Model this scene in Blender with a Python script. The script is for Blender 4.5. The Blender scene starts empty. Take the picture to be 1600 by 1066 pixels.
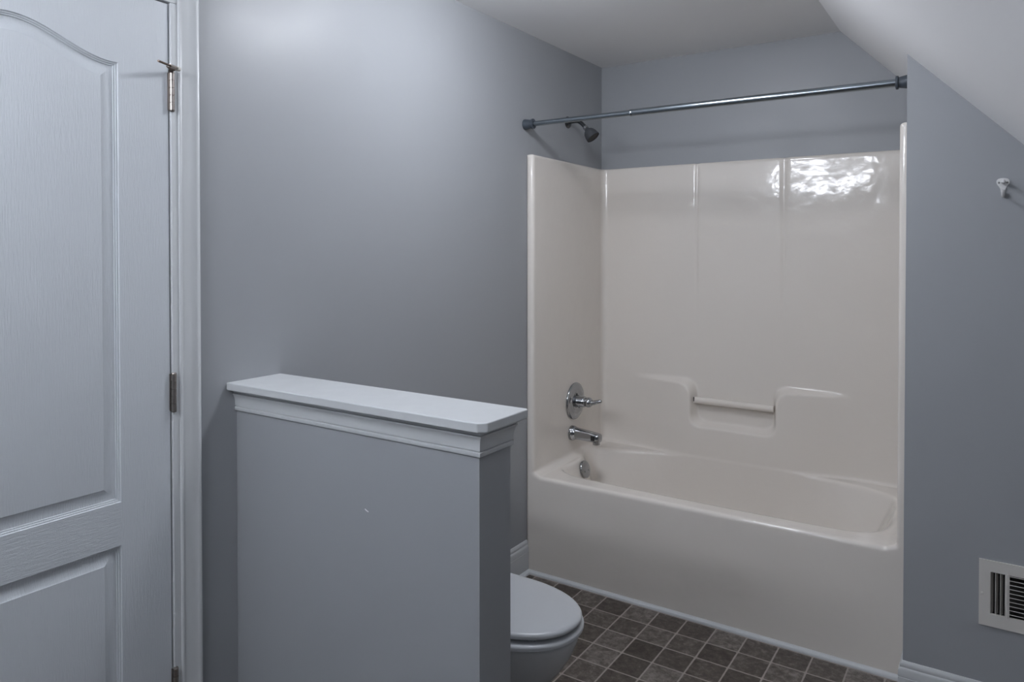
import bpy, bmesh, math, random
import numpy as np
from mathutils import Vector, Matrix
from mathutils.geometry import tessellate_polygon

S = bpy.context.scene
COL = S.collection

# ------------------------------------------------------------------ camera
F_PX, YAW, PITCH = 1133.66, 0.5827, -0.0142
cd = bpy.data.cameras.new('camera')
cam = bpy.data.objects.new('camera', cd)
COL.objects.link(cam)
cd.sensor_fit = 'HORIZONTAL'
cd.sensor_width = 36.0
cd.lens = F_PX / 1600 * 36.0
cd.shift_x = -7.43 / 1600
cd.shift_y = -126.353 / 1600
cd.clip_start = 0.02
cam.location = (1.7598, -2.7504, 1.4567)
cam.rotation_euler = (math.pi / 2 + PITCH, 0, YAW)
S.camera = cam

# ------------------------------------------------------------------ world, exposure
w = bpy.data.worlds.new('world')
S.world = w
w.use_nodes = True
w.node_tree.nodes['Background'].inputs[0].default_value = (0.5, 0.55, 0.62, 1)
w.node_tree.nodes['Background'].inputs[1].default_value = 0.05
S.view_settings.view_transform = 'Standard'
S.view_settings.look = 'None'
S.view_settings.gamma = 1.0
S.view_settings.use_curve_mapping = False
S.view_settings.exposure = 0.0
CEIL_LAMP_STRENGTH = 54.0
CEIL_LAMP_AT = (0.65, -0.84)
VANITY_STRENGTH = 67.0
LAMP_COLOUR = (0.92, 0.955, 1.035)

# ------------------------------------------------------------------ dimensions (metres)
W, D, HC = 1.524, 0.7435, 2.4276          # alcove width, alcove depth, ceiling height
XB, SLOPE = 1.1793, 1.021                 # where the sloped ceiling starts, how steep
HT, HR = 1.8857, 0.440                    # top of the surround, tub rim
YF = -0.151                               # face of the front wall right of the tub
YREAR, XR = -3.15, 2.62

# ------------------------------------------------------------------ materials
def nodes_of(name):
    m = bpy.data.materials.new(name)
    m.use_nodes = True
    nt = m.node_tree
    return m, nt, nt.nodes['Principled BSDF']

def nd(nt, t, **kw):
    n = nt.nodes.new(t)
    for k, v in kw.items():
        setattr(n, k, v)
    return n

def simple(name, col, rough=0.5, metal=0.0, spec=0.5, coat=0.0, noise=0.0, nscale=40, bump=0.0, bscale=300, dist=0.001):
    m, nt, p = nodes_of(name)
    p.inputs['Base Color'].default_value = (*col, 1)
    p.inputs['Roughness'].default_value = rough
    p.inputs['Metallic'].default_value = metal
    p.inputs['Specular IOR Level'].default_value = spec
    p.inputs['Coat Weight'].default_value = coat
    tc = nd(nt, 'ShaderNodeTexCoord')
    if noise:
        n = nd(nt, 'ShaderNodeTexNoise')
        n.inputs['Scale'].default_value = nscale
        n.inputs['Detail'].default_value = 4
        nt.links.new(tc.outputs['Object'], n.inputs['Vector'])
        mr = nd(nt, 'ShaderNodeMapRange')
        mr.inputs['From Min'].default_value = 0.3
        mr.inputs['From Max'].default_value = 0.7
        mr.inputs['To Min'].default_value = rough - noise
        mr.inputs['To Max'].default_value = rough + noise
        nt.links.new(n.outputs['Fac'], mr.inputs['Value'])
        nt.links.new(mr.outputs['Result'], p.inputs['Roughness'])
    if bump:
        n2 = nd(nt, 'ShaderNodeTexNoise')
        n2.inputs['Scale'].default_value = bscale
        n2.inputs['Detail'].default_value = 3
        nt.links.new(tc.outputs['Object'], n2.inputs['Vector'])
        b = nd(nt, 'ShaderNodeBump')
        b.inputs['Strength'].default_value = bump
        b.inputs['Distance'].default_value = dist
        nt.links.new(n2.outputs['Fac'], b.inputs['Height'])
        nt.links.new(b.outputs['Normal'], p.inputs['Normal'])
    return m

WALL_COL = (0.342, 0.356, 0.372)
M_wall = simple('grey_wall_paint', WALL_COL, rough=0.42, spec=0.42, noise=0.06, nscale=3.0, bump=0.12, bscale=420, dist=0.0006)
M_ceil = simple('ceiling_paint', (0.89, 0.89, 0.895), rough=0.8, bump=0.1, bscale=300, dist=0.0006)
M_trim = simple('white_trim_paint', (0.585, 0.602, 0.612), rough=0.34, noise=0.05, nscale=20, bump=0.05, bscale=120, dist=0.0006)
M_porc = simple('white_porcelain', (0.54, 0.555, 0.57), rough=0.12, coat=0.3)
M_seat = simple('white_seat_plastic', (0.55, 0.57, 0.592), rough=0.28)
M_chrome = simple('polished_chrome', (0.40, 0.41, 0.425), rough=0.07, metal=1.0)
M_darkchrome = simple('dull_dark_nickel', (0.10, 0.105, 0.11), rough=0.22, metal=1.0)
M_head = simple('dark_grey_shower_plastic', (0.06, 0.065, 0.073), rough=0.24)
M_black = simple('black_rubber_and_gap_shade', (0.012, 0.012, 0.013), rough=0.6)
M_rod = simple('brushed_steel_rod', (0.27, 0.305, 0.335), rough=0.21, metal=1.0)
M_cap_rubber = simple('slate_grey_rubber', (0.055, 0.068, 0.085), rough=0.5)
M_nickel = simple('satin_nickel', (0.36, 0.325, 0.30), rough=0.34, metal=1.0)
M_bronze = simple('dark_aged_metal', (0.16, 0.125, 0.105), rough=0.4, metal=1.0)
M_bumper = simple('off_white_rubber', (0.62, 0.60, 0.55), rough=0.6)
M_vent = simple('cream_enamelled_steel', (0.64, 0.62, 0.585), rough=0.42, noise=0.05)
M_duct = simple('dark_duct_metal', (0.05, 0.047, 0.045), rough=0.7)
M_hook = simple('white_enamel_hook', (0.70, 0.70, 0.70), rough=0.22)
M_screw = simple('dull_screw_steel', (0.22, 0.22, 0.22), rough=0.4, metal=1.0)
M_scuff = simple('bare_white_plaster', (0.85, 0.85, 0.85), rough=0.8)

def mat_acrylic():
    """bone coloured gel-coat: glossy, faintly wavy"""
    m, nt, p = nodes_of('bone_gelcoat')
    p.inputs['Base Color'].default_value = (0.79, 0.741, 0.683, 1)
    p.inputs['Roughness'].default_value = 0.10
    p.inputs['Specular IOR Level'].default_value = 0.5
    tc = nd(nt, 'ShaderNodeTexCoord')
    n1 = nd(nt, 'ShaderNodeTexNoise'); n1.inputs['Scale'].default_value = 5.0; n1.inputs['Detail'].default_value = 2.5
    n2 = nd(nt, 'ShaderNodeTexNoise'); n2.inputs['Scale'].default_value = 26.0; n2.inputs['Detail'].default_value = 2
    nt.links.new(tc.outputs['Object'], n1.inputs['Vector'])
    nt.links.new(tc.outputs['Object'], n2.inputs['Vector'])
    b1 = nd(nt, 'ShaderNodeBump'); b1.inputs['Strength'].default_value = 1.0; b1.inputs['Distance'].default_value = 0.0055
    b2 = nd(nt, 'ShaderNodeBump'); b2.inputs['Strength'].default_value = 1.0; b2.inputs['Distance'].default_value = 0.0006
    nt.links.new(n1.outputs['Fac'], b1.inputs['Height'])
    nt.links.new(n2.outputs['Fac'], b2.inputs['Height'])
    nt.links.new(b1.outputs['Normal'], b2.inputs['Normal'])
    nt.links.new(b2.outputs['Normal'], p.inputs['Normal'])
    return m
M_acrylic = mat_acrylic()

def mat_door():
    """white moulded door skin: embossed wood grain, upright on stiles and panels, level on the rails"""
    m, nt, p = nodes_of('white_embossed_door')
    p.inputs['Base Color'].default_value = (0.57, 0.60, 0.63, 1)
    p.inputs['Roughness'].default_value = 0.40
    tc = nd(nt, 'ShaderNodeTexCoord')
    def grain(sc):
        mp = nd(nt, 'ShaderNodeMapping'); mp.inputs['Scale'].default_value = sc
        nt.links.new(tc.outputs['Object'], mp.inputs['Vector'])
        n = nd(nt, 'ShaderNodeTexNoise'); n.inputs['Scale'].default_value = 1.0
        n.inputs['Detail'].default_value = 5; n.inputs['Roughness'].default_value = 0.65
        n.inputs['Distortion'].default_value = 0.6
        nt.links.new(mp.outputs['Vector'], n.inputs['Vector'])
        return n
    gv, gh = grain((20, 330, 26)), grain((20, 26, 330))
    sx = nd(nt, 'ShaderNodeSeparateXYZ'); nt.links.new(tc.outputs['Object'], sx.inputs[0])
    def cmp(out, c, e):
        q = nd(nt, 'ShaderNodeMath', operation='COMPARE'); q.inputs[1].default_value = c; q.inputs[2].default_value = e
        nt.links.new(out, q.inputs[0]); return q.outputs[0]
    rail = cmp(sx.outputs['Z'], 0.7935, 0.0525)
    mid = cmp(sx.outputs['Y'], -2.046, 0.2295)
    mu = nd(nt, 'ShaderNodeMath', operation='MULTIPLY'); nt.links.new(rail, mu.inputs[0]); nt.links.new(mid, mu.inputs[1])
    mx = nd(nt, 'ShaderNodeMix', data_type='FLOAT')
    nt.links.new(mu.outputs[0], mx.inputs[0]); nt.links.new(gv.outputs['Fac'], mx.inputs[2]); nt.links.new(gh.outputs['Fac'], mx.inputs[3])
    b = nd(nt, 'ShaderNodeBump'); b.inputs['Strength'].default_value = 0.8; b.inputs['Distance'].default_value = 0.0013
    nt.links.new(mx.outputs[0], b.inputs['Height']); nt.links.new(b.outputs['Normal'], p.inputs['Normal'])
    return m
M_door = mat_door()

def mat_floor():
    """sheet vinyl: small dark stone squares with paler joints"""
    m, nt, p = nodes_of('dark_stone_vinyl')
    tc = nd(nt, 'ShaderNodeTexCoord')
    sx = nd(nt, 'ShaderNodeSeparateXYZ'); nt.links.new(tc.outputs['Object'], sx.inputs[0])
    def mth(op, a, b=None):
        q = nd(nt, 'ShaderNodeMath', operation=op)
        for i, v in enumerate((a, b)):
            if v is None: continue
            if isinstance(v, (int, float)): q.inputs[i].default_value = v
            else: nt.links.new(v, q.inputs[i])
        return q.outputs[0]
    T = 0.1165
    nz = nd(nt, 'ShaderNodeTexNoise'); nz.inputs['Scale'].default_value = 45; nz.inputs['Detail'].default_value = 3
    nt.links.new(tc.outputs['Object'], nz.inputs['Vector'])
    wob = mth('MULTIPLY', mth('SUBTRACT', nz.outputs['Fac'], 0.5), 0.05)
    u = mth('DIVIDE', mth('SUBTRACT', sx.outputs['X'], 0.062 - 10 * T), T)
    v = mth('DIVIDE', mth('SUBTRACT', sx.outputs['Y'], -0.018 - 40 * T), T)
    fu, fv = mth('FLOOR', u), mth('FLOOR', v)
    du = mth('ABSOLUTE', mth('SUBTRACT', mth('FRACT', u), 0.5))
    dv = mth('ABSOLUTE', mth('SUBTRACT', mth('FRACT', v), 0.5))
    # rounded square: p-norm of the offset from the tile's middle
    r = mth('POWER', mth('ADD', mth('POWER', mth('MULTIPLY', du, 2), 26), mth('POWER', mth('MULTIPLY', dv, 2), 26)), 1 / 26)
    mask = nd(nt, 'ShaderNodeMapRange'); mask.interpolation_type = 'SMOOTHSTEP'
    mask.inputs['From Min'].default_value = 0.93; mask.inputs['From Max'].default_value = 0.975
    nt.links.new(mth('ADD', r, wob), mask.inputs['Value'])
    cb = nd(nt, 'ShaderNodeCombineXYZ'); nt.links.new(fu, cb.inputs[0]); nt.links.new(fv, cb.inputs[1])
    wn = nd(nt, 'ShaderNodeTexWhiteNoise', noise_dimensions='2D'); nt.links.new(cb.outputs[0], wn.inputs['Vector'])
    # each tile shows its own patch of stone
    off = nd(nt, 'ShaderNodeVectorMath', operation='ADD')
    sc = nd(nt, 'ShaderNodeVectorMath', operation='SCALE'); sc.inputs['Scale'].default_value = 7.0
    nt.links.new(wn.outputs['Color'], sc.inputs[0])
    nt.links.new(tc.outputs['Object'], off.inputs[0]); nt.links.new(sc.outputs[0], off.inputs[1])
    st = nd(nt, 'ShaderNodeTexNoise'); st.inputs['Scale'].default_value = 40; st.inputs['Detail'].default_value = 9
    st.inputs['Roughness'].default_value = 0.78; st.inputs['Distortion'].default_value = 0.3
    nt.links.new(off.outputs[0], st.inputs['Vector'])
    rp = nd(nt, 'ShaderNodeValToRGB')
    rp.color_ramp.elements[0].position = 0.33; rp.color_ramp.elements[0].color = (0.036, 0.026, 0.020, 1)
    rp.color_ramp.elements[1].position = 0.72; rp.color_ramp.elements[1].color = (0.262, 0.236, 0.212, 1)
    e = rp.color_ramp.elements.new(0.52); e.color = (0.098, 0.080, 0.066, 1)
    shift = mth('ADD', st.outputs['Fac'], mth('MULTIPLY', mth('SUBTRACT', wn.outputs['Value'], 0.5), 0.20))
    nt.links.new(shift, rp.inputs['Fac'])
    mx = nd(nt, 'ShaderNodeMix', data_type='RGBA')
    nt.links.new(mask.outputs[0], mx.inputs[0]); nt.links.new(rp.outputs['Color'], mx.inputs[6])
    mx.inputs[7].default_value = (0.36, 0.315, 0.285, 1)
    nt.links.new(mx.outputs[2], p.inputs['Base Color'])
    p.inputs['Roughness'].default_value = 0.42
    b = nd(nt, 'ShaderNodeBump'); b.inputs['Strength'].default_value = 0.35; b.inputs['Distance'].default_value = 0.0015
    b.invert = True
    nt.links.new(mask.outputs[0], b.inputs['Height']); nt.links.new(b.outputs['Normal'], p.inputs['Normal'])
    return m
M_floor = mat_floor()

def emitter(name, col, k):
    m, nt, p = nodes_of(name)
    p.inputs['Base Color'].default_value = (0.9, 0.9, 0.9, 1)
    p.inputs['Emission Color'].default_value = (*col, 1)
    p.inputs['Emission Strength'].default_value = k
    return m

# ------------------------------------------------------------------ mesh helpers (everything in world coordinates)
def link(o, parent):
    COL.objects.link(o)
    if parent is not None:
        o.parent = parent
        t = Vector(parent.location)          # an Empty's place; a mesh parent sits at the origin in the world
        o.matrix_parent_inverse = Matrix.Translation(-t)
    return o

def obj(name, bm, mat, parent=None, smooth=False, angle=35, bevel=0.0, segs=2, kind=None):
    me = bpy.data.meshes.new(name)
    bmesh.ops.recalc_face_normals(bm, faces=bm.faces)
    if smooth:
        lim = math.radians(angle)
        for f in bm.faces: f.smooth = True
        for e in bm.edges:
            if len(e.link_faces) == 2 and e.calc_face_angle(0) > lim: e.smooth = False
    bm.to_mesh(me); bm.free()
    me.materials.append(mat)
    o = link(bpy.data.objects.new(name, me), parent)
    if bevel:
        b = o.modifiers.new('bevel', 'BEVEL'); b.width = bevel; b.segments = segs; b.limit_method = 'ANGLE'
        b.angle_limit = math.radians(40)
        for f in me.polygons: f.use_smooth = True
        b.harden_normals = True
    if kind: o['kind'] = kind
    return o

def thing(name, label, cat, loc):
    o = bpy.data.objects.new(name, None)
    COL.objects.link(o); o.location = loc
    o.empty_display_size = 0.05
    o['label'] = label; o['category'] = cat
    return o

def box(bm, x0, x1, y0, y1, z0, z1):
    v = [bm.verts.new((x, y, z)) for x in (x0, x1) for y in (y0, y1) for z in (z0, z1)]
    for f in ((0, 1, 3, 2), (4, 6, 7, 5), (0, 4, 5, 1), (2, 3, 7, 6), (0, 2, 6, 4), (1, 5, 7, 3)):
        bm.faces.new([v[i] for i in f])

def prism(bm, outer, holes, to3d, d0, d1):
    """flat outline (with holes) given depth; to3d(u, v, d) -> point"""
    loops = [outer] + list(holes)
    flat = [p for l in loops for p in l]
    tri = tessellate_polygon([[Vector((u, v, 0)) for u, v in l] for l in loops])
    a = [bm.verts.new(to3d(u, v, d0)) for u, v in flat]
    b = [bm.verts.new(to3d(u, v, d1)) for u, v in flat]
    if holes:
        for t in tri:
            bm.faces.new([a[i] for i in t]); bm.faces.new([b[i] for i in reversed(t)])
    else:
        bm.faces.new(a); bm.faces.new(b[::-1])
    k = 0
    for l in loops:
        n = len(l)
        for i in range(n):
            j = (i + 1) % n
            bm.faces.new((a[k + i], a[k + j], b[k + j], b[k + i]))
        k += n

def frame_from(axis):
    z = Vector(axis).normalized()
    x = z.orthogonal().normalized()
    return x, z.cross(x), z

def lathe(bm, prof, origin, axis, n=40, caps=True):
    """prof: (radius, distance along axis)"""
    x, y, z = frame_from(axis); o = Vector(origin)
    rings = []
    for r, h in prof:
        r = max(r, 1e-5)
        rings.append([bm.verts.new(o + z * h + (x * math.cos(2 * math.pi * i / n) + y * math.sin(2 * math.pi * i / n)) * r) for i in range(n)])
    for a, b in zip(rings, rings[1:]):
        for i in range(n):
            bm.faces.new((a[i], a[(i + 1) % n], b[(i + 1) % n], b[i]))
    if caps:
        bm.faces.new(rings[0][::-1]); bm.faces.new(rings[-1])

def tube(bm, pts, radii, n=20, flat=None):
    """round bar along a path; flat = (direction, factor) squashes it"""
    pts = [Vector(p) for p in pts]
    if isinstance(radii, (int, float)): radii = [radii] * len(pts)
    rings = []
    t0 = (pts[1] - pts[0]).normalized(); x = t0.orthogonal().normalized()
    for i, p in enumerate(pts):
        a = pts[max(i - 1, 0)]; b = pts[min(i + 1, len(pts) - 1)]
        t = (b - a).normalized()
        x = (x - t * x.dot(t)).normalized(); y = t.cross(x)
        ring = []
        for k in range(n):
            d = (x * math.cos(2 * math.pi * k / n) + y * math.sin(2 * math.pi * k / n)) * radii[i]
            if flat is not None:
                fd = Vector(flat[0]).normalized(); d -= fd * d.dot(fd) * (1 - flat[1])
            ring.append(bm.verts.new(p + d))
        rings.append(ring)
    for a, b in zip(rings, rings[1:]):
        for i in range(n):
            bm.faces.new((a[i], a[(i + 1) % n], b[(i + 1) % n], b[i]))
    bm.faces.new(rings[0][::-1]); bm.faces.new(rings[-1])

def loft(bm, rings, caps=(True, True)):
    vs = [[bm.verts.new(p) for p in r] for r in rings]
    n = len(vs[0])
    for a, b in zip(vs, vs[1:]):
        for i in range(n):
            bm.faces.new((a[i], a[(i + 1) % n], b[(i + 1) % n], b[i]))
    if caps[0]: bm.faces.new(vs[0][::-1])
    if caps[1]: bm.faces.new(vs[-1])

def sweep(bm, path, prof, to3d):
    """profile (out, up) carried along a 2D path with mitred corners; out is to the right of travel"""
    P = [Vector(p) for p in path]
    sec = []
    for i, p in enumerate(P):
        ns = []
        if i > 0: d = (p - P[i - 1]).normalized(); ns.append(Vector((d.y, -d.x)))
        if i < len(P) - 1: d = (P[i + 1] - p).normalized(); ns.append(Vector((d.y, -d.x)))
        m = ns[0] if len(ns) == 1 else (ns[0] + ns[1]) / (1 + ns[0].dot(ns[1]))
        sec.append([bm.verts.new(to3d(p.x + m.x * o, p.y + m.y * o, h)) for o, h in prof])
    n = len(prof)
    for a, b in zip(sec, sec[1:]):
        for i in range(n):
            bm.faces.new((a[i], a[(i + 1) % n], b[(i + 1) % n], b[i]))
    bm.faces.new(sec[0][::-1]); bm.faces.new(sec[-1])

XYZ = lambda x, y, d: (x, y, d)          # outline in plan
XZ = lambda x, z, d: (x, d, z)           # outline on a wall facing -y
YZ = lambda y, z, d: (d, y, z)           # outline on a wall facing +x
def struct(name, bm, mat, **kw): return obj(name, bm, mat, kind='structure', **kw)

# ------------------------------------------------------------------ the room
def slope_z(x): return HC - SLOPE * (x - XB)
bm = bmesh.new(); box(bm, -0.12, XR + 0.1, YREAR - 0.1, D + 0.1, -0.1, 0.0)
struct('floor', bm, M_floor)

DOOR_R, DOOR_L, DOOR_TOP = -1.6910, -2.4015, 2.082
JAMB_IN, JAMB_TOP = 0.0038, 2.086         # gap around the leaf
RO_R, RO_L, RO_T = -1.668, -2.424, 2.108 # opening in the wall
bm = bmesh.new()
box(bm, -0.12, 0, RO_R, D + 0.1, 0, HC + 0.05)
box(bm, -0.12, 0, YREAR - 0.1, RO_L, 0, HC + 0.05)
box(bm, -0.12, 0, RO_L, RO_R, RO_T, HC + 0.05)
struct('wall_left', bm, M_wall)

bm = bmesh.new(); prism(bm, [(0, 0), (W, 0), (W, slope_z(W) + 0.03), (XB, HC + 0.03), (0, HC + 0.03)], [], XZ, D, D + 0.1)
struct('wall_back', bm, M_wall)

VX0, VX1, VZ0, VZ1 = 1.727, 2.075, 0.323, 0.522    # air vent
bm = bmesh.new()
prism(bm, [(W, 0), (XR, 0), (XR, slope_z(XR) + 0.02), (W, slope_z(W) + 0.02)],
      [[(VX0 + .02, VZ0 + .03), (VX1 - .02, VZ0 + .03), (VX1 - .02, VZ1 - .03), (VX0 + .02, VZ1 - .03)]], XZ, YF, YF + 0.1)
prism(bm, [(W, YF + 0.1), (W + 0.1, YF + 0.1), (W + 0.1, D + 0.1), (W, D + 0.1)], [], XYZ, 0, 2.0)
struct('wall_front', bm, M_wall)

bm = bmesh.new(); box(bm, XR, XR + 0.1, YREAR - 0.1, YF + 0.1, 0, slope_z(XR) + 0.03)
struct('wall_right', bm, M_wall)
bm = bmesh.new(); prism(bm, [(0, 0), (XR, 0), (XR, slope_z(XR) + 0.03), (XB, HC + 0.03), (0, HC + 0.03)], [], XZ, YREAR - 0.1, YREAR)
struct('wall_rear', bm, M_wall)
bm = bmesh.new()
prism(bm, [(-0.12, HC), (XB, HC), (XR + 0.1, slope_z(XR + 0.1)), (XR + 0.1, slope_z(XR + 0.1) + 0.15), (XB, HC + 0.12), (-0.12, HC + 0.12)], [], XZ, YREAR - 0.1, D + 0.1)
struct('ceiling', bm, M_ceil)

# door casing, jamb
bm = bmesh.new()
cp = [(0, 0), (0, .008), (.0025, .0105), (.006, .0105), (.0085, .0085), (.012, .0088), (.026, .0115), (.040, .0145), (.0425, .0165), (.045, .018), (.051, .018), (.053, .0165), (.053, 0)]
# travel so that "right" points away from the opening
sweep(bm, [(-1.669, 0), (-1.669, 2.107), (-2.423, 2.107), (-2.423, 0)], [(o, h) for o, h in cp], lambda y, z, h: (h, y, z))
struct('trim_1', bm, M_trim, smooth=True, angle=50)
bm = bmesh.new()
jp = [(0.003, 0), (.022, 0)]
for (y0, y1) in ((DOOR_R + JAMB_IN, RO_R), (RO_L, DOOR_L - JAMB_IN)):
    box(bm, -0.115, 0.0045, y0, y1, 0, JAMB_TOP)
box(bm, -0.115, 0.0045, RO_L, RO_R, JAMB_TOP, RO_T)
# stop strips behind the leaf
box(bm, -0.055, -0.040, DOOR_R - 0.010, DOOR_R + JAMB_IN + 0.001, 0, JAMB_TOP)
box(bm, -0.055, -0.040, DOOR_L - JAMB_IN - 0.001, DOOR_L + 0.010, 0, JAMB_TOP)
box(bm, -0.055, -0.040, DOOR_L - 0.002, DOOR_R + 0.002, JAMB_TOP - 0.013, JAMB_TOP + 0.001)
struct('trim_2', bm, M_trim, bevel=0.002)

# ------------------------------------------------------------------ door leaf with one arched and one square panel
PC = (DOOR_R + DOOR_L) / 2
PHW = 0.229
def arch(t):
    t = abs(t)
    return 1.9065 + (0.0610 * 0.5 * (1 + math.cos(math.pi * t / 0.219)) if t < 0.219 else 0)
def arch_in(t, ins):
    """the arch line moved inward (down) by ins everywhere at right angles to itself"""
    if ins <= 0: return arch(t)
    return min(arch(t + u * ins / 24) - ins * math.sqrt(max(0, 1 - (u / 24) ** 2)) for u in range(-24, 25))
def top_loop(ins):
    h = PHW - ins
    return [(PC - h, 0.846 + ins), (PC + h, 0.846 + ins)] + [(PC + h - 2 * h * i / 60, arch_in(h - 2 * h * i / 60, ins)) for i in range(61)]
def low_loop(ins):
    return [(PC - PHW + ins, 0.24 + ins), (PC + PHW - ins, 0.24 + ins), (PC + PHW - ins, 0.741 - ins), (PC - PHW + ins, 0.741 - ins)]
top_panel, low_panel = top_loop(0), low_loop(0)
bm = bmesh.new()
XD = -0.002
outer = [(DOOR_L, 0.012), (DOOR_R, 0.012), (DOOR_R, DOOR_TOP), (DOOR_L, DOOR_TOP)]
loops = [outer, top_panel, low_panel]
flat = [p for l in loops for p in l]
vs = [bm.verts.new((XD, y, z)) for y, z in flat]
for t in tessellate_polygon([[Vector((u, v, 0)) for u, v in l] for l in loops]):
    bm.faces.new([vs[i] for i in t])
bk = [bm.verts.new((XD - 0.035, y, z)) for y, z in outer]
for i in range(4):
    bm.faces.new((vs[i], vs[(i + 1) % 4], bk[(i + 1) % 4], bk[i]))
bm.faces.new(bk)
k = 4
steps = [(.0015, -.0030), (.0045, -.0036), (.0055, -.0058), (.0085, -.0064), (.0095, -.0090), (.0125, -.0096), (.0165, -.0100), (.0205, -.0096), (.037, -.0040), (.0395, -.0022), (.043, -.0020)]
for l, inset in ((top_panel, top_loop), (low_panel, low_loop)):
    prev = vs[k:k + len(l)]; k += len(l)
    for ins, dep in steps:
        cur = [bm.verts.new((XD + dep, y, z)) for y, z in inset(ins)]
        for i in range(len(l)):
            j = (i + 1) % len(l)
            bm.faces.new((prev[i], prev[j], cur[j], cur[i]))
        prev = cur
    bm.faces.new(prev)
door = struct('door_1', bm, M_door, smooth=True, angle=24)

def hinge(zc, mat):
    bm = bmesh.new()
    h = 0.0475; r = 0.0066; y = DOOR_R + 0.0055; x = 0.0062
    prof = [(0.0, -h - .003), (r * .8, -h - .003), (r, -h - .0005)]
    for i in range(5):
        a = -h + i * 2 * h / 5; b = a + 2 * h / 5
        prof += [(r * .80, a), (r * .80, a + .0005), (r, a + .0011), (r, b - .0011), (r * .80, b - .0005)]
    prof += [(r * .8, h), (r, h + .0005), (r * .8, h + .003), (0.0, h + .003)]
    lathe(bm, prof, (x, y, zc), (0, 0, 1), n=24, caps=False)
    o = obj('hinge', bm, mat, door, smooth=True, angle=30)
    bm = bmesh.new()
    box(bm, -0.003, 0.0035, DOOR_R - 0.0022, DOOR_R - 0.0002, zc - h, zc + h)
    box(bm, 0.0015, 0.0038, DOOR_R - 0.0022, DOOR_R + 0.003, zc - h, zc + h)
    obj('hinge_leaf', bm, mat, o)
for zc in (1.8595, 1.0915, 0.331): hinge(zc, M_nickel)
bm = bmesh.new()
lathe(bm, [(0, 0), (.032, 0), (.032, .006), (.012, .010), (.011, .030), (.020, .036), (.027, .050), (.026, .060), (.015, .068), (0, .069)], (XD, DOOR_L + 0.065, 0.93), (1, 0, 0))
obj('door_knob', bm, M_nickel, door, smooth=True)

# ------------------------------------------------------------------ hinge-pin door stop on the upper hinge
stop = thing('door_stop', 'small dark metal hinge-pin door stop with a pale rubber tip on the upper door hinge', 'door stop', (0.0062, DOOR_R + .0055, 1.909))
a, b = Vector((0.0235, -1.679, 1.9165)), Vector((0.058, -1.752, 1.9165))
d = (b - a).normalized()
bm = bmesh.new(); n = 40
tube(bm, [a + d * (i / n * (b - a).length) for i in range(n + 1)], [0.0031 if i % 2 else 0.0026 for i in range(n + 1)], n=12)
obj('threaded_rod', bm, M_bronze, stop, smooth=True, angle=60)
bm = bmesh.new()
pin = Vector((0.0062, DOOR_R + .0055, 0)); mid = a + d * 0.030
side = Vector((-d.y, d.x, 0))
sh = []
for q, wd in ((pin - Vector((.004, .002, 0)), .0085), (pin * .5 + Vector((mid.x, mid.y, 0)) * .5, .0095), (Vector((mid.x, mid.y, 0)), .020)):
    sh.append((q, wd))
pl = [s[0] - d.xyz * s[1] for s in sh] + [s[0] + d.xyz * s[1] for s in reversed(sh)]
prism(bm, [(p.x, p.y) for p in pl], [], XYZ, 1.9095, 1.9130)
obj('bracket', bm, M_bronze, stop, bevel=0.0008)
bm = bmesh.new()
tube(bm, [a + d * 0.011, a + d * 0.020, a + d * 0.034], 0.0050, n=16)
obj('sleeve', bm, M_nickel, stop, smooth=True)
bm = bmesh.new(); lathe(bm, [(0, -.004), (.0045, -.0042), (.0062, -.003), (.0064, .004), (.005, .007), (0, .0075)], a, d, n=20)
obj('rubber_tip', bm, M_bumper, stop, smooth=True)

# ------------------------------------------------------------------ half wall beside the toilet
PX, PY0, PY1, PZ = 0.838, -1.4975, -1.378, 1.0925
bm = bmesh.new(); box(bm, 0, PX, PY0, PY1, 0, PZ - 0.021)
half = struct('wall_half', bm, M_wall)
half['label'] = 'grey painted half wall with a white moulded cap standing in front of the toilet'
bm = bmesh.new()
mp = [(0, 1.0115), (.0050, 1.0115), (.0062, 1.0135), (.0062, 1.0205), (.0050, 1.0218), (.0022, 1.0224), (.0022, 1.0238), (.0050, 1.0244), (.0052, 1.030), (.0056, 1.038), (.0070, 1.046), (.0100, 1.0535), (.0128, 1.0570), (.0128, 1.0590), (.0098, 1.0600), (.0098, 1.0615), (.0142, 1.0625), (.0142, PZ - .0215), (0, PZ - .0215)]
sweep(bm, [(0, PY0), (PX, PY0), (PX, PY1), (0, PY1)], mp, XYZ)
obj('crown_moulding', bm, M_trim, half, smooth=True, angle=40)
cf, ce, cb = PY0 - .033, PX + .0335, PY1 + .029
bm = bmesh.new()
prism(bm, [(0.0, cf), (ce - .016, cf), (ce, cf + .016), (ce, cb - .007), (ce - .007, cb), (0.0, cb)], [], XYZ, PZ - .0215, PZ)
obj('cap', bm, M_trim, half, bevel=0.0032, segs=3)
bm = bmesh.new()
prism(bm, [(.4945, .8305), (.500, .8275), (.5065, .8255), (.508, .8275), (.501, .8300), (.496, .8325)], [], XZ, PY0 - .0004, PY0 + .001)
obj('paint_chip', bm, M_scuff, half)

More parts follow.
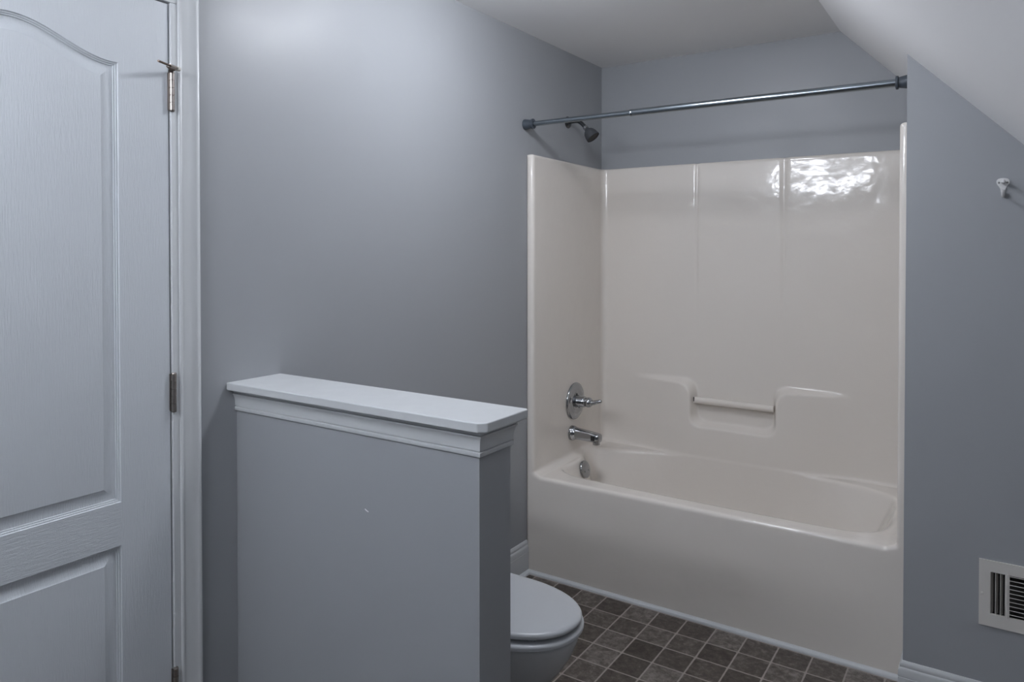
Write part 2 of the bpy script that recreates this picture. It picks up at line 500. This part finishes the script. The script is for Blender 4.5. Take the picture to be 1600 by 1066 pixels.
# ------------------------------------------------------------------ baseboards and quarter round
bp = [(0, 0), (.0125, 0), (.0125, .094), (.0112, .0955), (.0112, .097), (.0128, .0985), (.0122, .117), (.0100, .124), (.0078, .1265), (.0078, .1285), (.0086, .131), (.0072, .139), (.003, .146), (0, .146)]
shoe = [(.0125, 0), (.0265, 0), (.0258, .006), (.0235, .0105), (.0195, .0137), (.0125, .0150)]
def base(name, path):
    bm = bmesh.new(); sweep(bm, path, bp, XYZ); o = struct(name, bm, M_trim, smooth=True, angle=40)
    return o
base('baseboard_left', [(0, YREAR), (0, -2.478)])
base('baseboard_left', [(0, -1.615), (0, PY0)]).name = 'baseboard_door'
base('baseboard_half', [(0, PY1), (0, -0.001)]).name = 'baseboard_toilet'
base('baseboard_front', [(W, -0.001), (W, YF), (XR, YF)])
base('baseboard_right', [(XR, YF - .0), (XR, YREAR)])
bm = bmesh.new()
qr = [(0, 0), (.0150, 0), (.0145, .006), (.0120, .0105), (.0075, .0138), (0, .0155)]
sweep(bm, [(0.0125, PY1), (0.0125, 0.0), (W - .0128, 0.0)], qr, XYZ)
struct('trim_3', bm, M_trim, smooth=True, angle=50)

# ------------------------------------------------------------------ one-piece tub and surround: a solid with a cavity, meshed from its distance field
OUT = [(.087, .185), (.105, .155), (.145, .128), (.214, .108), (.33, .100), (.68, .090), (1.04, .090), (1.28, .098), (1.38, .125), (1.43, .19),
       (1.447, .28), (1.447, .39), (1.435, .52), (1.40, .592), (1.30, .645), (1.17, .675), (1.04, .705), (.73, .712), (.44, .700), (.27, .644), (.146, .603),
       (.075, .580), (.045, .55), (.040, .50), (.050, .455), (.072, .40), (.087, .33), (.090, .25)]
def catmull(P, m):
    P = np.array(P); n = len(P); out = []
    for i in range(n):
        a, b, c, d_ = P[i - 1], P[i], P[(i + 1) % n], P[(i + 2) % n]
        t = np.linspace(0, 1, m, endpoint=False)[:, None]
        out.append(.5 * (2 * b + (c - a) * t + (2 * a - 5 * b + 4 * c - d_) * t ** 2 + (3 * b - a - 3 * c + d_) * t ** 3))
    return np.concatenate(out)
def smax(a, b, k):
    h = np.maximum(k - np.abs(a - b), 0); return np.maximum(a, b) + h * h / (4 * k)
def smin(a, b, k): return -smax(-a, -b, k)
def sstep(e0, e1, v):
    t = np.clip((v - e0) / (e1 - e0), 0, 1); return t * t * (3 - 2 * t)

# signed distance to the rim outline, tabulated in plan
GS = 0.008
gx = np.arange(-0.05, W + 0.06, GS); gy = np.arange(-0.08, D + 0.08, GS)
poly = catmull(OUT, 8)
QX, QY = np.meshgrid(gx, gy, indexing='ij')
A = poly; B = np.roll(poly, -1, 0)
dist = np.full(QX.shape, 1e9); inside = np.zeros(QX.shape, bool)
for (ax, ay), (bx, by) in zip(A, B):
    ex, ey = bx - ax, by - ay
    t = np.clip(((QX - ax) * ex + (QY - ay) * ey) / (ex * ex + ey * ey), 0, 1)
    dist = np.minimum(dist, np.hypot(QX - ax - t * ex, QY - ay - t * ey))
    c = ((ay > QY) != (by > QY)) & (QX < (bx - ax) * (QY - ay) / (by - ay + 1e-12) + ax)
    inside ^= c
TAB = np.where(inside, -dist, dist)
def d2(x, y):
    u = np.clip((x - gx[0]) / GS, 0, len(gx) - 1.001); v = np.clip((y - gy[0]) / GS, 0, len(gy) - 1.001)
    i = u.astype(int); j = v.astype(int); u = u - i; v = v - j
    return TAB[i, j] * (1 - u) * (1 - v) + TAB[i + 1, j] * u * (1 - v) + TAB[i, j + 1] * (1 - u) * v + TAB[i + 1, j + 1] * u * v

NX0, NX1, NZ0 = 0.527, 0.913, 0.606
def back_y(x, z):
    y = 0.729 + 0 * x
    # two shallow upright creases in the upper panel
    for gxc, wd in ((.531, .0065), (.944, .010)):
        g = np.exp(-((x - gxc) / (wd * (0.7 + 0.6 * sstep(1.1, 1.85, z)))) ** 2)
        y = y + g * 0.0050 * sstep(0.86, 1.55, z)
    # ledge: lower panel stands forward in the middle, notched for the dish
    px = 0.052 * np.minimum(sstep(.17, .56, x) * 1.0, 1 - sstep(.88, 1.27, x))
    nb = smax(smax(NX0 - x, x - NX1, .03), NZ0 - z, .055)         # inside of the notch < 0
    g = smax(z - .812, -nb, .075)                                 # inside of the ledge < 0, corners rounded
    y = y - px * (1 - sstep(-.017, .013, g))
    return y
def cavity(x, y, z):
    xl = .036 - .020 * np.clip(y / D, 0, 1)
    xr = W - xl
    k = .032
    c = smax(smax(xl - x, x - xr, k), y - back_y(x, z), k + .012 * 0)
    deck = HR - z + .012 * sstep(.02, .0, np.minimum(x - xl, xr - x) * .5)
    a = smax(c, deck, .015)
    sl = .16 + .16 * sstep(.35, .08, x) + .34 * sstep(1.0, 1.45, x)
    bsn = smax(d2(x, y) + sl * (HR - z), .085 - z, .10)
    bsn = smax(bsn, y - back_y(x, z) + .001, .05)
    bsn = smax(bsn, z - HR - .03, .02)
    k2 = .0155 * (1 - sstep(.56, .64, y) * sstep(.40, .50, x) * (1 - sstep(1.0, 1.1, x))) + .0005
    return smin(a, bsn, k2)
SX0, SX1, SY1, SZ0 = .0006, W - .0006, D - .0006, .0004
def solid(x, y, z):
    f = smax(-y, z - HT, .012)
    f = smax(f, -cavity(x, y, z), .016)
    hid = np.maximum(np.maximum(SX0 - x, x - SX1), np.maximum(y - SY1, SZ0 - z))   # sides set against the walls and floor
    return np.maximum(f, hid)

def net(f, lo, hi, h):
    """surface net of f = 0 on a grid"""
    ax = [np.linspace(l, u, int(round((u - l) / h)) + 1) for l, u in zip(lo, hi)]
    n = [len(a) for a in ax]
    V = np.empty(n, np.float32)
    for kz in range(0, n[2], 24):
        zz = ax[2][kz:kz + 24]
        V[:, :, kz:kz + 24] = f(ax[0][:, None, None] + 0 * zz, ax[1][None, :, None] + 0 * zz, zz[None, None, :] + 0 * ax[0][:, None, None] + 0 * ax[1][None, :, None])
    neg = V < 0
    cs = np.zeros([m - 1 for m in n], np.int8)
    for i in (0, 1):
        for j in (0, 1):
            for k in (0, 1):
                cs += neg[i:n[0] - 1 + i, j:n[1] - 1 + j, k:n[2] - 1 + k]
    act = np.argwhere((cs > 0) & (cs < 8))
    idx = -np.ones(cs.shape, np.int64); idx[tuple(act.T)] = np.arange(len(act))
    pos = np.zeros((len(act), 3)); cnt = np.zeros(len(act))
    corners = [(i, j, k) for i in (0, 1) for j in (0, 1) for k in (0, 1)]
    for a in corners:
        for axis in range(3):
            if a[axis]: continue
            b = list(a); b[axis] = 1
            va = V[act[:, 0] + a[0], act[:, 1] + a[1], act[:, 2] + a[2]]; vb = V[act[:, 0] + b[0], act[:, 1] + b[1], act[:, 2] + b[2]]
            cr = (va < 0) != (vb < 0)
            t = np.where(cr, va / np.where(cr, va - vb, 1), 0)
            p = act + np.array(a, float); p = p.astype(float); p[:, axis] += t
            pos[cr] += p[cr]; cnt[cr] += 1
    pos /= cnt[:, None]
    st = np.array([a[1] - a[0] for a in ax]); pos = pos * st + np.array(lo)
    for _ in range(3):                                            # settle every vertex on the true surface
        e = 5e-4
        v0 = f(*pos.T)
        g = np.stack([(f(*(pos + np.eye(3)[i] * e).T) - f(*(pos - np.eye(3)[i] * e).T)) / (2 * e) for i in range(3)], 1)
        stp = v0[:, None] * g / np.maximum((g * g).sum(1), .25)[:, None]
        pos -= np.clip(stp, -h * .6, h * .6)
    quads = []
    for axis in range(3):
        o1, o2 = (axis + 1) % 3, (axis + 2) % 3
        sl0 = [slice(None)] * 3; sl1 = [slice(None)] * 3
        sl0[axis] = slice(0, -1); sl1[axis] = slice(1, None)
        for q in (o1, o2): sl0[q] = slice(1, -1); sl1[q] = slice(1, -1)
        s0, s1 = neg[tuple(sl0)], neg[tuple(sl1)]
        ed = np.argwhere(s0 != s1)
        fl = s0[tuple(ed.T)]
        ed[:, o1] += 1; ed[:, o2] += 1
        c = []
        for d1_, d2_ in ((1, 1), (0, 1), (0, 0), (1, 0)):
            e = ed.copy(); e[:, o1] -= d1_; e[:, o2] -= d2_; c.append(idx[tuple(e.T)])
        qd = np.stack(c, 1); qd[~fl] = qd[~fl][:, ::-1]
        quads.append(qd)
    return pos, np.concatenate(quads)

unit = thing('bathtub_surround', 'bone coloured one-piece bathtub and shower surround filling the alcove', 'bathtub', (W / 2, D / 2, 0))
pos, quads = net(solid, (-0.015, -0.013, -0.015), (W + 0.015, D + 0.015, HT + 0.013), 0.0065)
for ax_, val in ((0, SX0), (0, SX1), (1, SY1), (2, SZ0)):           # crisp edges where the hidden sides meet the visible ones
    pos[np.abs(pos[:, ax_] - val) < .0048, ax_] = val
me = bpy.data.meshes.new('tub_shell')
me.vertices.add(len(pos)); me.vertices.foreach_set('co', pos.ravel())
me.loops.add(quads.size); me.loops.foreach_set('vertex_index', quads.ravel().astype(np.int32))
me.polygons.add(len(quads)); me.polygons.foreach_set('loop_start', np.arange(0, quads.size, 4, dtype=np.int32))
me.polygons.foreach_set('use_smooth', np.ones(len(quads), bool))
me.update(); me.validate()
me.materials.append(M_acrylic)
shell = link(bpy.data.objects.new('tub_shell', me), unit)
# bar across the dish
bm = bmesh.new(); tube(bm, [(NX0 + .002, .7025, .7190), (NX1 - .002, .7025, .7190)], .0165, n=32)
obj('grab_bar', bm, M_acrylic, unit, smooth=True)
bm = bmesh.new(); box(bm, .5320, .5360, .6830, .6880, .7150, .7360)
obj('bar_end_gap_shade', bm, M_black, unit)  # solid black block painting in the shaded gap at the bar's end
# overflow plate
ov = Vector((.110, .352, .394)); oa = Vector((1, 0, .30)).normalized()
bm = bmesh.new(); lathe(bm, [(0, -.004), (.041, -.004), (.042, .003), (.040, .0065), (.034, .0085), (0, .0095)], ov, oa, n=48)
plate = obj('overflow_plate', bm, M_chrome, unit, smooth=True)
fx, fy, fz = frame_from(oa)
for s in (-1, 1):
    q = ov + Vector((0, .018 * s, -.010)) + oa * .0092 + Vector((.003, 0, 0)) * 1
    bm = bmesh.new(); lathe(bm, [(0, -.002), (.0042, -.002), (.0040, .0005), (0, .0010)], ov + oa * .0090 + Vector((.0024, .0175 * s, -.008)), oa, n=16)
    obj('screw', bm, M_screw, plate, smooth=True)

# ------------------------------------------------------------------ shower valve, spout, shower head
def panel_x(y): return .036 - .020 * y / D
PN = Vector((1, .020 / D, 0)).normalized()
vo = Vector((panel_x(.400) + .0006, .400, .709))
valve = thing('shower_valve', 'round chrome shower valve with a lever handle on the surround', 'shower valve', vo)
bm = bmesh.new(); lathe(bm, [(0, 0), (.0900, 0), (.0912, .004), (.0895, .009), (.084, .0125), (.077, .0135), (.070, .0145), (.062, .0185), (.056, .0200), (.052, .0195), (.047, .0150), (.040, .0140), (0, .0140)], vo, PN, n=72)
esc = obj('escutcheon', bm, M_chrome, valve, smooth=True, angle=50)
for s in (-1, 1):
    bm = bmesh.new(); lathe(bm, [(0, -.001), (.0046, -.001), (.0042, .0012), (0, .0016)], vo + Vector((.0150, .036 * .35 * s + .012, -.034 * s)), (1, 0, 0), n=16)
    obj('screw', bm, M_black, esc, smooth=True)
bm = bmesh.new(); lathe(bm, [(0, .010), (.030, .010), (.031, .016), (.0285, .022), (.0275, .054), (.026, .058), (.022, .060), (.0215, .064), (0, .064)], vo, PN, n=48)
obj('hub', bm, M_chrome, valve, smooth=True, angle=40)
bm = bmesh.new(); lathe(bm, [(0, .0625), (.019, .0625), (.0235, .068), (.025, .078), (.0225, .088), (.015, .096), (0, .099)], vo, PN, n=48)
lever = obj('lever', bm, M_chrome, valve, smooth=True)
bm = bmesh.new()
lp = [(.076, 0, -.002), (.090, .001, -.001), (.105, .003, .001), (.120, .005, .006), (.134, .007, .010), (.142, .008, .011), (.146, .0085, .011)]
tube(bm, [vo + Vector(p) for p in lp], [.0165, .0155, .0140, .0130, .0125, .0105, .006], n=24, flat=((-.10, .05, 1), .78))
obj('lever_blade', bm, M_chrome, lever, smooth=True)

so = Vector((panel_x(.368) + .0018, .368, .557))
spout = thing('tub_spout', 'chrome tub spout with a diverter opening below the round valve', 'tub spout', so)
def rsq(xc, y, z, hy, hz, r=.5, n=40, e=3.2):
    pts = []
    for i in range(n):
        t = 2 * math.pi * i / n; c, s_ = math.cos(t), math.sin(t)
        pts.append((xc, y + hy * math.copysign(abs(c) ** (2 / e), c), z + hz * math.copysign(abs(s_) ** (2 / e), s_)))
    return pts
bm = bmesh.new()
sec = [(.0, .036, .0365, 0, 2), (.012, .0355, .036, 0, 2), (.017, .0335, .034, .0005, 2.1), (.022, .0300, .0305, .001, 2.2), (.032, .0272, .0280, .0005, 2.5), (.060, .0262, .0262, -.0010, 2.9), (.095, .0255, .0245, -.0030, 3.2), (.130, .0248, .0228, -.0052, 3.4), (.150, .0240, .0212, -.0068, 3.4), (.156, .0215, .0185, -.0072, 3.2), (.158, .016, .013, -.0074, 3)]
loft(bm, [rsq(so.x + x, so.y, so.z + dz, hy, hz, e=e) for x, hy, hz, dz, e in sec])
body = obj('spout_body', bm, M_chrome, spout, smooth=True, angle=50)
bm = bmesh.new(); lathe(bm, [(0, 0), (.0165, 0), (.0175, -.012), (.0165, -.0145), (.012, -.0145), (.011, -.010), (0, -.010)], so + Vector((.136, 0, -.0245)), (0, 0, 1), n=36)
obj('outlet', bm, M_chrome, body, smooth=True)
bm = bmesh.new(); box(bm, so.x + .118, so.x + .138, so.y - .0262, so.y - .0244, so.z - .017, so.z + .006)
obj('diverter_slot', bm, M_black, body, bevel=.001)

ho = Vector((0, .3755, 2.0835))
head = thing('showerhead', 'dark grey shower head on a short bent arm from the left wall', 'shower head', ho)
bm = bmesh.new(); lathe(bm, [(0, 0), (.0285, 0), (.0285, .003), (.024, .009), (.015, .0135), (0, .014)], ho, (1, 0, 0), n=40)
obj('flange', bm, M_darkchrome, head, smooth=True)
arm = [(0, 0, 0), (.03, 0, .002), (.055, 0, .0005), (.072, 0, -.008), (.085, .001, -.020), (.100, .002, -.036)]
bm = bmesh.new(); tube(bm, [ho + Vector(p) for p in catmull([arm[0]] + arm + [arm[-1]], 5)[5:31]], .0095, n=20)
obj('arm', bm, M_darkchrome, head, smooth=True)
ha = Vector((.60, .05, -.74)).normalized(); hs = ho + Vector((.094, .002, -.030))
bm = bmesh.new(); lathe(bm, [(0, 0), (.0125, 0), (.0130, .012), (.011, .014), (.0115, .019), (0, .019)], hs, ha, n=30)
obj('collar', bm, M_chrome, head, smooth=True)
bm = bmesh.new(); lathe(bm, [(0, .015), (.0115, .015), (.0135, .020), (.021, .026), (.028, .036), (.0325, .050), (.0345, .066), (.0345, .070), (.032, .0715), (.031, .068), (0, .066)], hs, ha, n=44)
obj('bell', bm, M_head, head, smooth=True)
bm = bmesh.new(); lathe(bm, [(0, .0655), (.030, .0655), (.030, .0685), (.026, .0695), (0, .0700)], hs, ha, n=40)
obj('spray_face', bm, M_black, head, smooth=True)

# ------------------------------------------------------------------ curtain rod
ry, rz = -0.0135, 2.0165
rod = thing('curtain_rod', 'grey steel tension curtain rod spanning the alcove above the bathtub', 'curtain rod', (0, ry, rz))
def cap_profile(): return [(0, 0), (.0235, 0), (.0238, .004), (.0225, .012), (.0200, .025), (.0180, .036), (.0180, .037), (.0222, .0382), (.0228, .042), (.0222, .0455), (.0160, .047), (0, .047)]
for x, s in ((0.0002, 1), (W - .0002, -1)):
    bm = bmesh.new(); lathe(bm, cap_profile(), (x, ry, rz), (s, 0, 0), n=36)
    obj('end_cap', bm, M_cap_rubber, rod, smooth=True, angle=35)
xj = 0.512
bm = bmesh.new(); lathe(bm, [(0, .040), (.0113, .040), (.0113, xj + .02), (0, xj + .02)], (0, ry, rz), (1, 0, 0), n=32)
obj('inner_tube', bm, M_rod, rod, smooth=True)
bm = bmesh.new(); lathe(bm, [(.0113, xj - .001), (.0136, xj - .001), (.0146, xj + .0015), (.0146, xj + .0045), (.0136, xj + .006), (.0137, xj + .012), (.0137, W - .04), (0, W - .04)], (0, ry, rz), (1, 0, 0), n=32)
obj('outer_tube', bm, M_rod, rod, smooth=True)

# ------------------------------------------------------------------ toilet
TY = -0.990
toilet = thing('toilet', 'white toilet with a closed lid half hidden behind the grey half wall', 'toilet', (.45, TY, 0))
def egg(tip, back, hw, z, cx=None, n=64, e=2.15):
    cx = back + (tip - back) * .53 if cx is None else cx
    out = []
    for i in range(n):
        t = 2 * math.pi * i / n; c, s_ = math.cos(t), math.sin(t)
        a = (tip - cx) if c > 0 else (cx - back)
        ee = e if c > 0 else 3.0
        out.append((cx + a * math.copysign(abs(c) ** (2 / ee), c), TY + hw * math.copysign(abs(s_) ** (2 / ee), s_), z))
    return out
bm = bmesh.new()
rings = [egg(.640, .13, 0.1017, 0), egg(.640, .13, 0.1017, .012), egg(.625, .14, 0.0942, .03), egg(.615, .15, 0.09043, .08), egg(.625, .16, 0.0942, .13), egg(.665, .17, 0.1112, .18), egg(.715, .18, 0.1319, .225),
         egg(.748, .19, 0.1413, .27), egg(.772, .20, 0.1526, .31), egg(.786, .21, 0.1592, .345), egg(.789, .215, 0.1611, .362), egg(.786, .22, 0.1592, .372), egg(.780, .225, 0.1545, .3745)]
loft(bm, rings)
obj('bowl', bm, M_porc, toilet, smooth=True, angle=60)
bm = bmesh.new()
so_ = [(0.793, .255, 0.1745, .3765), (0.8, .25, 0.1805, .379), (0.801, .25, 0.1815, .387), (0.798, .252, 0.1795, .392), (0.792, .256, 0.1745, .3935)]
si_ = [(.69, .33, .100, .3935), (.685, .335, .095, .385), (.69, .33, .100, .3765)]
R = [egg(*q) for q in so_ + si_]
loft(bm, R + [R[0]], caps=(False, False)); bmesh.ops.remove_doubles(bm, verts=bm.verts, dist=1e-6)
obj('seat', bm, M_seat, toilet, smooth=True, angle=50)
bm = bmesh.new()
R = [egg(.784, .262, 0.1564, .4030), egg(.793, .256, 0.1639, .4038), egg(.797, .253, 0.1667, .4075), egg(.797, .253, 0.1667, .4135), egg(.793, .256, 0.1639, .4185), egg(.784, .262, 0.1573, .4210), egg(.75, .29, 0.1319, .4227), egg(.67, .36, 0.08007, .4240), egg(.57, .45, 0.01884, .4245)]
loft(bm, R)
lid = obj('lid', bm, M_seat, toilet, smooth=True, angle=50)
for t in (-.72, .72, -2.2, 2.2):
    q = egg(.765, .275, .152, .395)[int((t / (2 * math.pi)) * 64) % 64]
    bm = bmesh.new(); box(bm, q[0] - .010, q[0] + .010, q[1] - .008, q[1] + .008, .3930, .4045)
    obj('bumper', bm, M_seat, lid, bevel=.002)
bm = bmesh.new(); tube(bm, [(.248, TY - .085, .408), (.248, TY + .085, .408)], .011, n=20)
obj('lid_hinge', bm, M_seat, toilet, smooth=True)
bm = bmesh.new(); prism(bm, [(.020, TY - .205), (.195, TY - .215), (.195, TY + .215), (.020, TY + .205)], [], XYZ, .372, .700)
tank = obj('tank', bm, M_porc, toilet, bevel=.022, segs=4)
bm = bmesh.new(); prism(bm, [(.012, TY - .222), (.208, TY - .228), (.208, TY + .228), (.012, TY + .222)], [], XYZ, .7005, .735)
obj('tank_lid', bm, M_porc, toilet, bevel=.010, segs=3)
bm = bmesh.new(); lathe(bm, [(0, 0), (.016, 0), (.016, .008), (0, .010)], (.1945, TY - .15, .645), (1, 0, 0), n=24)
tube(bm, [(.204, TY - .15, .645), (.208, TY - .11, .640), (.208, TY - .07, .632)], [.006, .0065, .007], n=12)
obj('flush_lever', bm, M_chrome, tank, smooth=True)

# ------------------------------------------------------------------ air vent low on the front wall
vent = thing('air_vent', 'cream metal air vent with upright and level slats low on the right wall', 'air vent', ((VX0 + VX1) / 2, YF, VZ0))
ox0, ox1, oz0, oz1 = VX0 + .0285, VX1 - .0285, VZ0 + .0385, VZ1 - .0335
d0, d1 = VX0 + .0655, VX1 - .0655
w_ = .0115
rect = lambda a, b, c, d_: [(a, c), (b, c), (b, d_), (a, d_)]
bm = bmesh.new()
prism(bm, rect(VX0, VX1, VZ0, VZ1), [rect(ox0, d0, oz0, oz1), rect(d0 + w_, d1 - w_, oz0, oz1), rect(d1, ox1, oz0, oz1)], XZ, YF - .0055, YF + .002)
bmesh.ops.bevel(bm, geom=[e for e in bm.edges if all(abs(v.co.y - (YF - .0055)) < 1e-5 for v in e.verts) and len(e.link_faces) == 2 and e.calc_face_angle(0) > 1 and all(abs(v.co.x - VX0) < 1e-4 or abs(v.co.x - VX1) < 1e-4 or abs(v.co.z - VZ0) < 1e-4 or abs(v.co.z - VZ1) < 1e-4 for v in e.verts)], offset=.003, segments=2, affect='EDGES')
frame = obj('frame', bm, M_vent, vent)
for xx in (d0 + w_ * .32, d1 - w_ * .68):
    bm = bmesh.new(); box(bm, xx, xx + w_ * .36, YF - .0075, YF - .0052, oz0 - .004, oz1 + .002)
    obj('divider_rib', bm, M_vent, frame, bevel=.0008)
def slat(p, q, along):
    """a bent strip; p/q are its ends, tilted into the wall"""
    bm = bmesh.new()
    if along == 'z':
        prism(bm, [(p[0] - .0035, YF - .004), (p[0] - .0025, YF - .004), (p[0] + .0050, YF + .014), (p[0] + .0040, YF + .014)], [], XYZ, p[1], q[1])
    else:
        prism(bm, [(YF - .0045, p[1] + .0024), (YF - .0045, p[1] + .0045), (YF + .014, p[1] - .0042), (YF + .014, p[1] - .0052)], [], lambda y, z, d_: (d_, y, z), p[0], q[0])
    obj('slat', bm, M_vent, vent)
for a0, a1 in ((ox0, d0), (d1, ox1)):
    for i in range(3):
        xx = a0 + (a1 - a0) * (i + .30) / 3
        slat((xx, oz0), (xx, oz1), 'z')
for i in range(10):
    zz = oz0 + (oz1 - oz0) * (i + .5) / 10
    slat((d0 + w_, zz), (d1 - w_, zz), 'x')
for xx in (VX0 + .0085, VX1 - .0085):
    bm = bmesh.new(); lathe(bm, [(0, 0), (.0040, 0), (.0040, .0012), (.0026, .0026), (0, .003)], (xx, YF - .0055, (VZ0 + VZ1) / 2 - .003), (0, -1, 0), n=18)
    obj('screw', bm, M_vent, frame, smooth=True)
bm = bmesh.new()
for q in ((VX0 + .021, VX1 - .021, YF + .085, YF + .09, VZ0 + .031, VZ1 - .031),): box(bm, *q)
obj('duct_back', bm, M_duct, vent)
bm = bmesh.new()
prism(bm, rect(VX0 + .0205, VX1 - .0205, VZ0 + .0305, VZ1 - .0305), [rect(VX0 + .023, VX1 - .023, VZ0 + .033, VZ1 - .033)], XZ, YF + .018, YF + .084)
obj('duct_liner', bm, M_duct, vent)

# ------------------------------------------------------------------ coat hook on the front wall
hx = 1.7785
hook = thing('coat_hook', 'small white coat hook screwed to the grey wall right of the bathtub', 'hook', (hx, YF, 1.64))
half_o = [(0, 1.6700), (.006, 1.6696), (.012, 1.6680), (.0160, 1.664), (.0168, 1.658), (.0150, 1.6515), (.0105, 1.645), (.0070, 1.638), (.0055, 1.628), (.0052, 1.618), (.0040, 1.614), (0, 1.613)]
outl = [(hx + u, z) for u, z in half_o] + [(hx - u, z) for u, z in reversed(half_o[1:-1])]
bm = bmesh.new(); prism(bm, outl[::-1], [], XZ, YF - .0045, YF)
obj('back_plate', bm, M_hook, hook, bevel=.0018, segs=2)
bm = bmesh.new()
up = [(0, 1.6585), (-.016, 1.6560), (-.034, 1.6535), (-.050, 1.6535), (-.060, 1.6550)]
tube(bm, [(hx, YF + y, z) for y, z in up], [.0065, .0050, .0041, .0040, .0041], n=18)
lathe(bm, [(0, -.006), (.0035, -.005), (.0054, -.001), (.0054, .002), (.0038, .0050), (0, .0058)], (hx, YF - .061, 1.6552), (0, -.97, .2), n=20)
obj('upper_prong', bm, M_hook, hook, smooth=True)
bm = bmesh.new()
lo = [(-.001, 1.628), (-.012, 1.618), (-.024, 1.6150), (-.033, 1.6185), (-.038, 1.6265), (-.0395, 1.633)]
tube(bm, [(hx, YF + y, z) for y, z in lo], [.0055, .0050, .0045, .0044, .0044, .0046], n=18)
obj('lower_prong', bm, M_hook, hook, smooth=True)
for s in (-1, 1):
    bm = bmesh.new(); lathe(bm, [(0, 0), (.0030, 0), (.0028, .0010), (0, .0014)], (hx + s * .0103, YF - .0042, 1.6565), (0, -1, 0), n=14)
    obj('screw', bm, M_screw, hook, smooth=True)

# ------------------------------------------------------------------ lamps (above and behind the camera's view)
M_lamp = emitter('lit_ceiling_glass', LAMP_COLOUR, CEIL_LAMP_STRENGTH)
M_shade = emitter('lit_vanity_glass', LAMP_COLOUR, VANITY_STRENGTH)
cl = thing('ceiling_light', 'round flush ceiling light with a white glass bowl over the toilet', 'ceiling light', (*CEIL_LAMP_AT, HC))
bm = bmesh.new(); lathe(bm, [(0, 0), (.135, 0), (.138, -.012), (.130, -.022), (0, -.022)], (*CEIL_LAMP_AT, HC), (0, 0, 1), n=48)
obj('base_ring', bm, M_trim, cl, smooth=True, angle=40)
bm = bmesh.new(); lathe(bm, [(.110, -.021), (.122, -.034), (.125, -.055), (.118, -.080), (.098, -.104), (.062, -.120), (0, -.127)], (*CEIL_LAMP_AT, HC), (0, 0, 1), n=48)
obj('glass_bowl', bm, M_lamp, cl, smooth=True)
vx = (.14, .34, .54, .74)
vl = thing('vanity_light', 'four-lamp vanity light bar on the wall behind the camera', 'vanity light', (.44, YREAR, 2.12))
bm = bmesh.new(); box(bm, .04, .84, YREAR, YREAR + .03, 2.10, 2.19)
obj('back_bar', bm, M_chrome, vl, bevel=.006)
for x in vx:
    bm = bmesh.new(); lathe(bm, [(0, 0), (.024, 0), (.024, .05), (0, .05)], (x, YREAR + .028, 2.145), (0, 1, 0), n=24)
    so2 = obj('socket', bm, M_chrome, vl, smooth=True)
    bm = bmesh.new(); lathe(bm, [(0, 0), (.022, .003), (.045, .018), (.0575, .045), (.058, .065), (.045, .098), (.022, .113), (0, .116)], (x, YREAR + .070, 2.145), (0, 1, 0), n=32)
    obj('globe', bm, M_shade, vl, smooth=True)
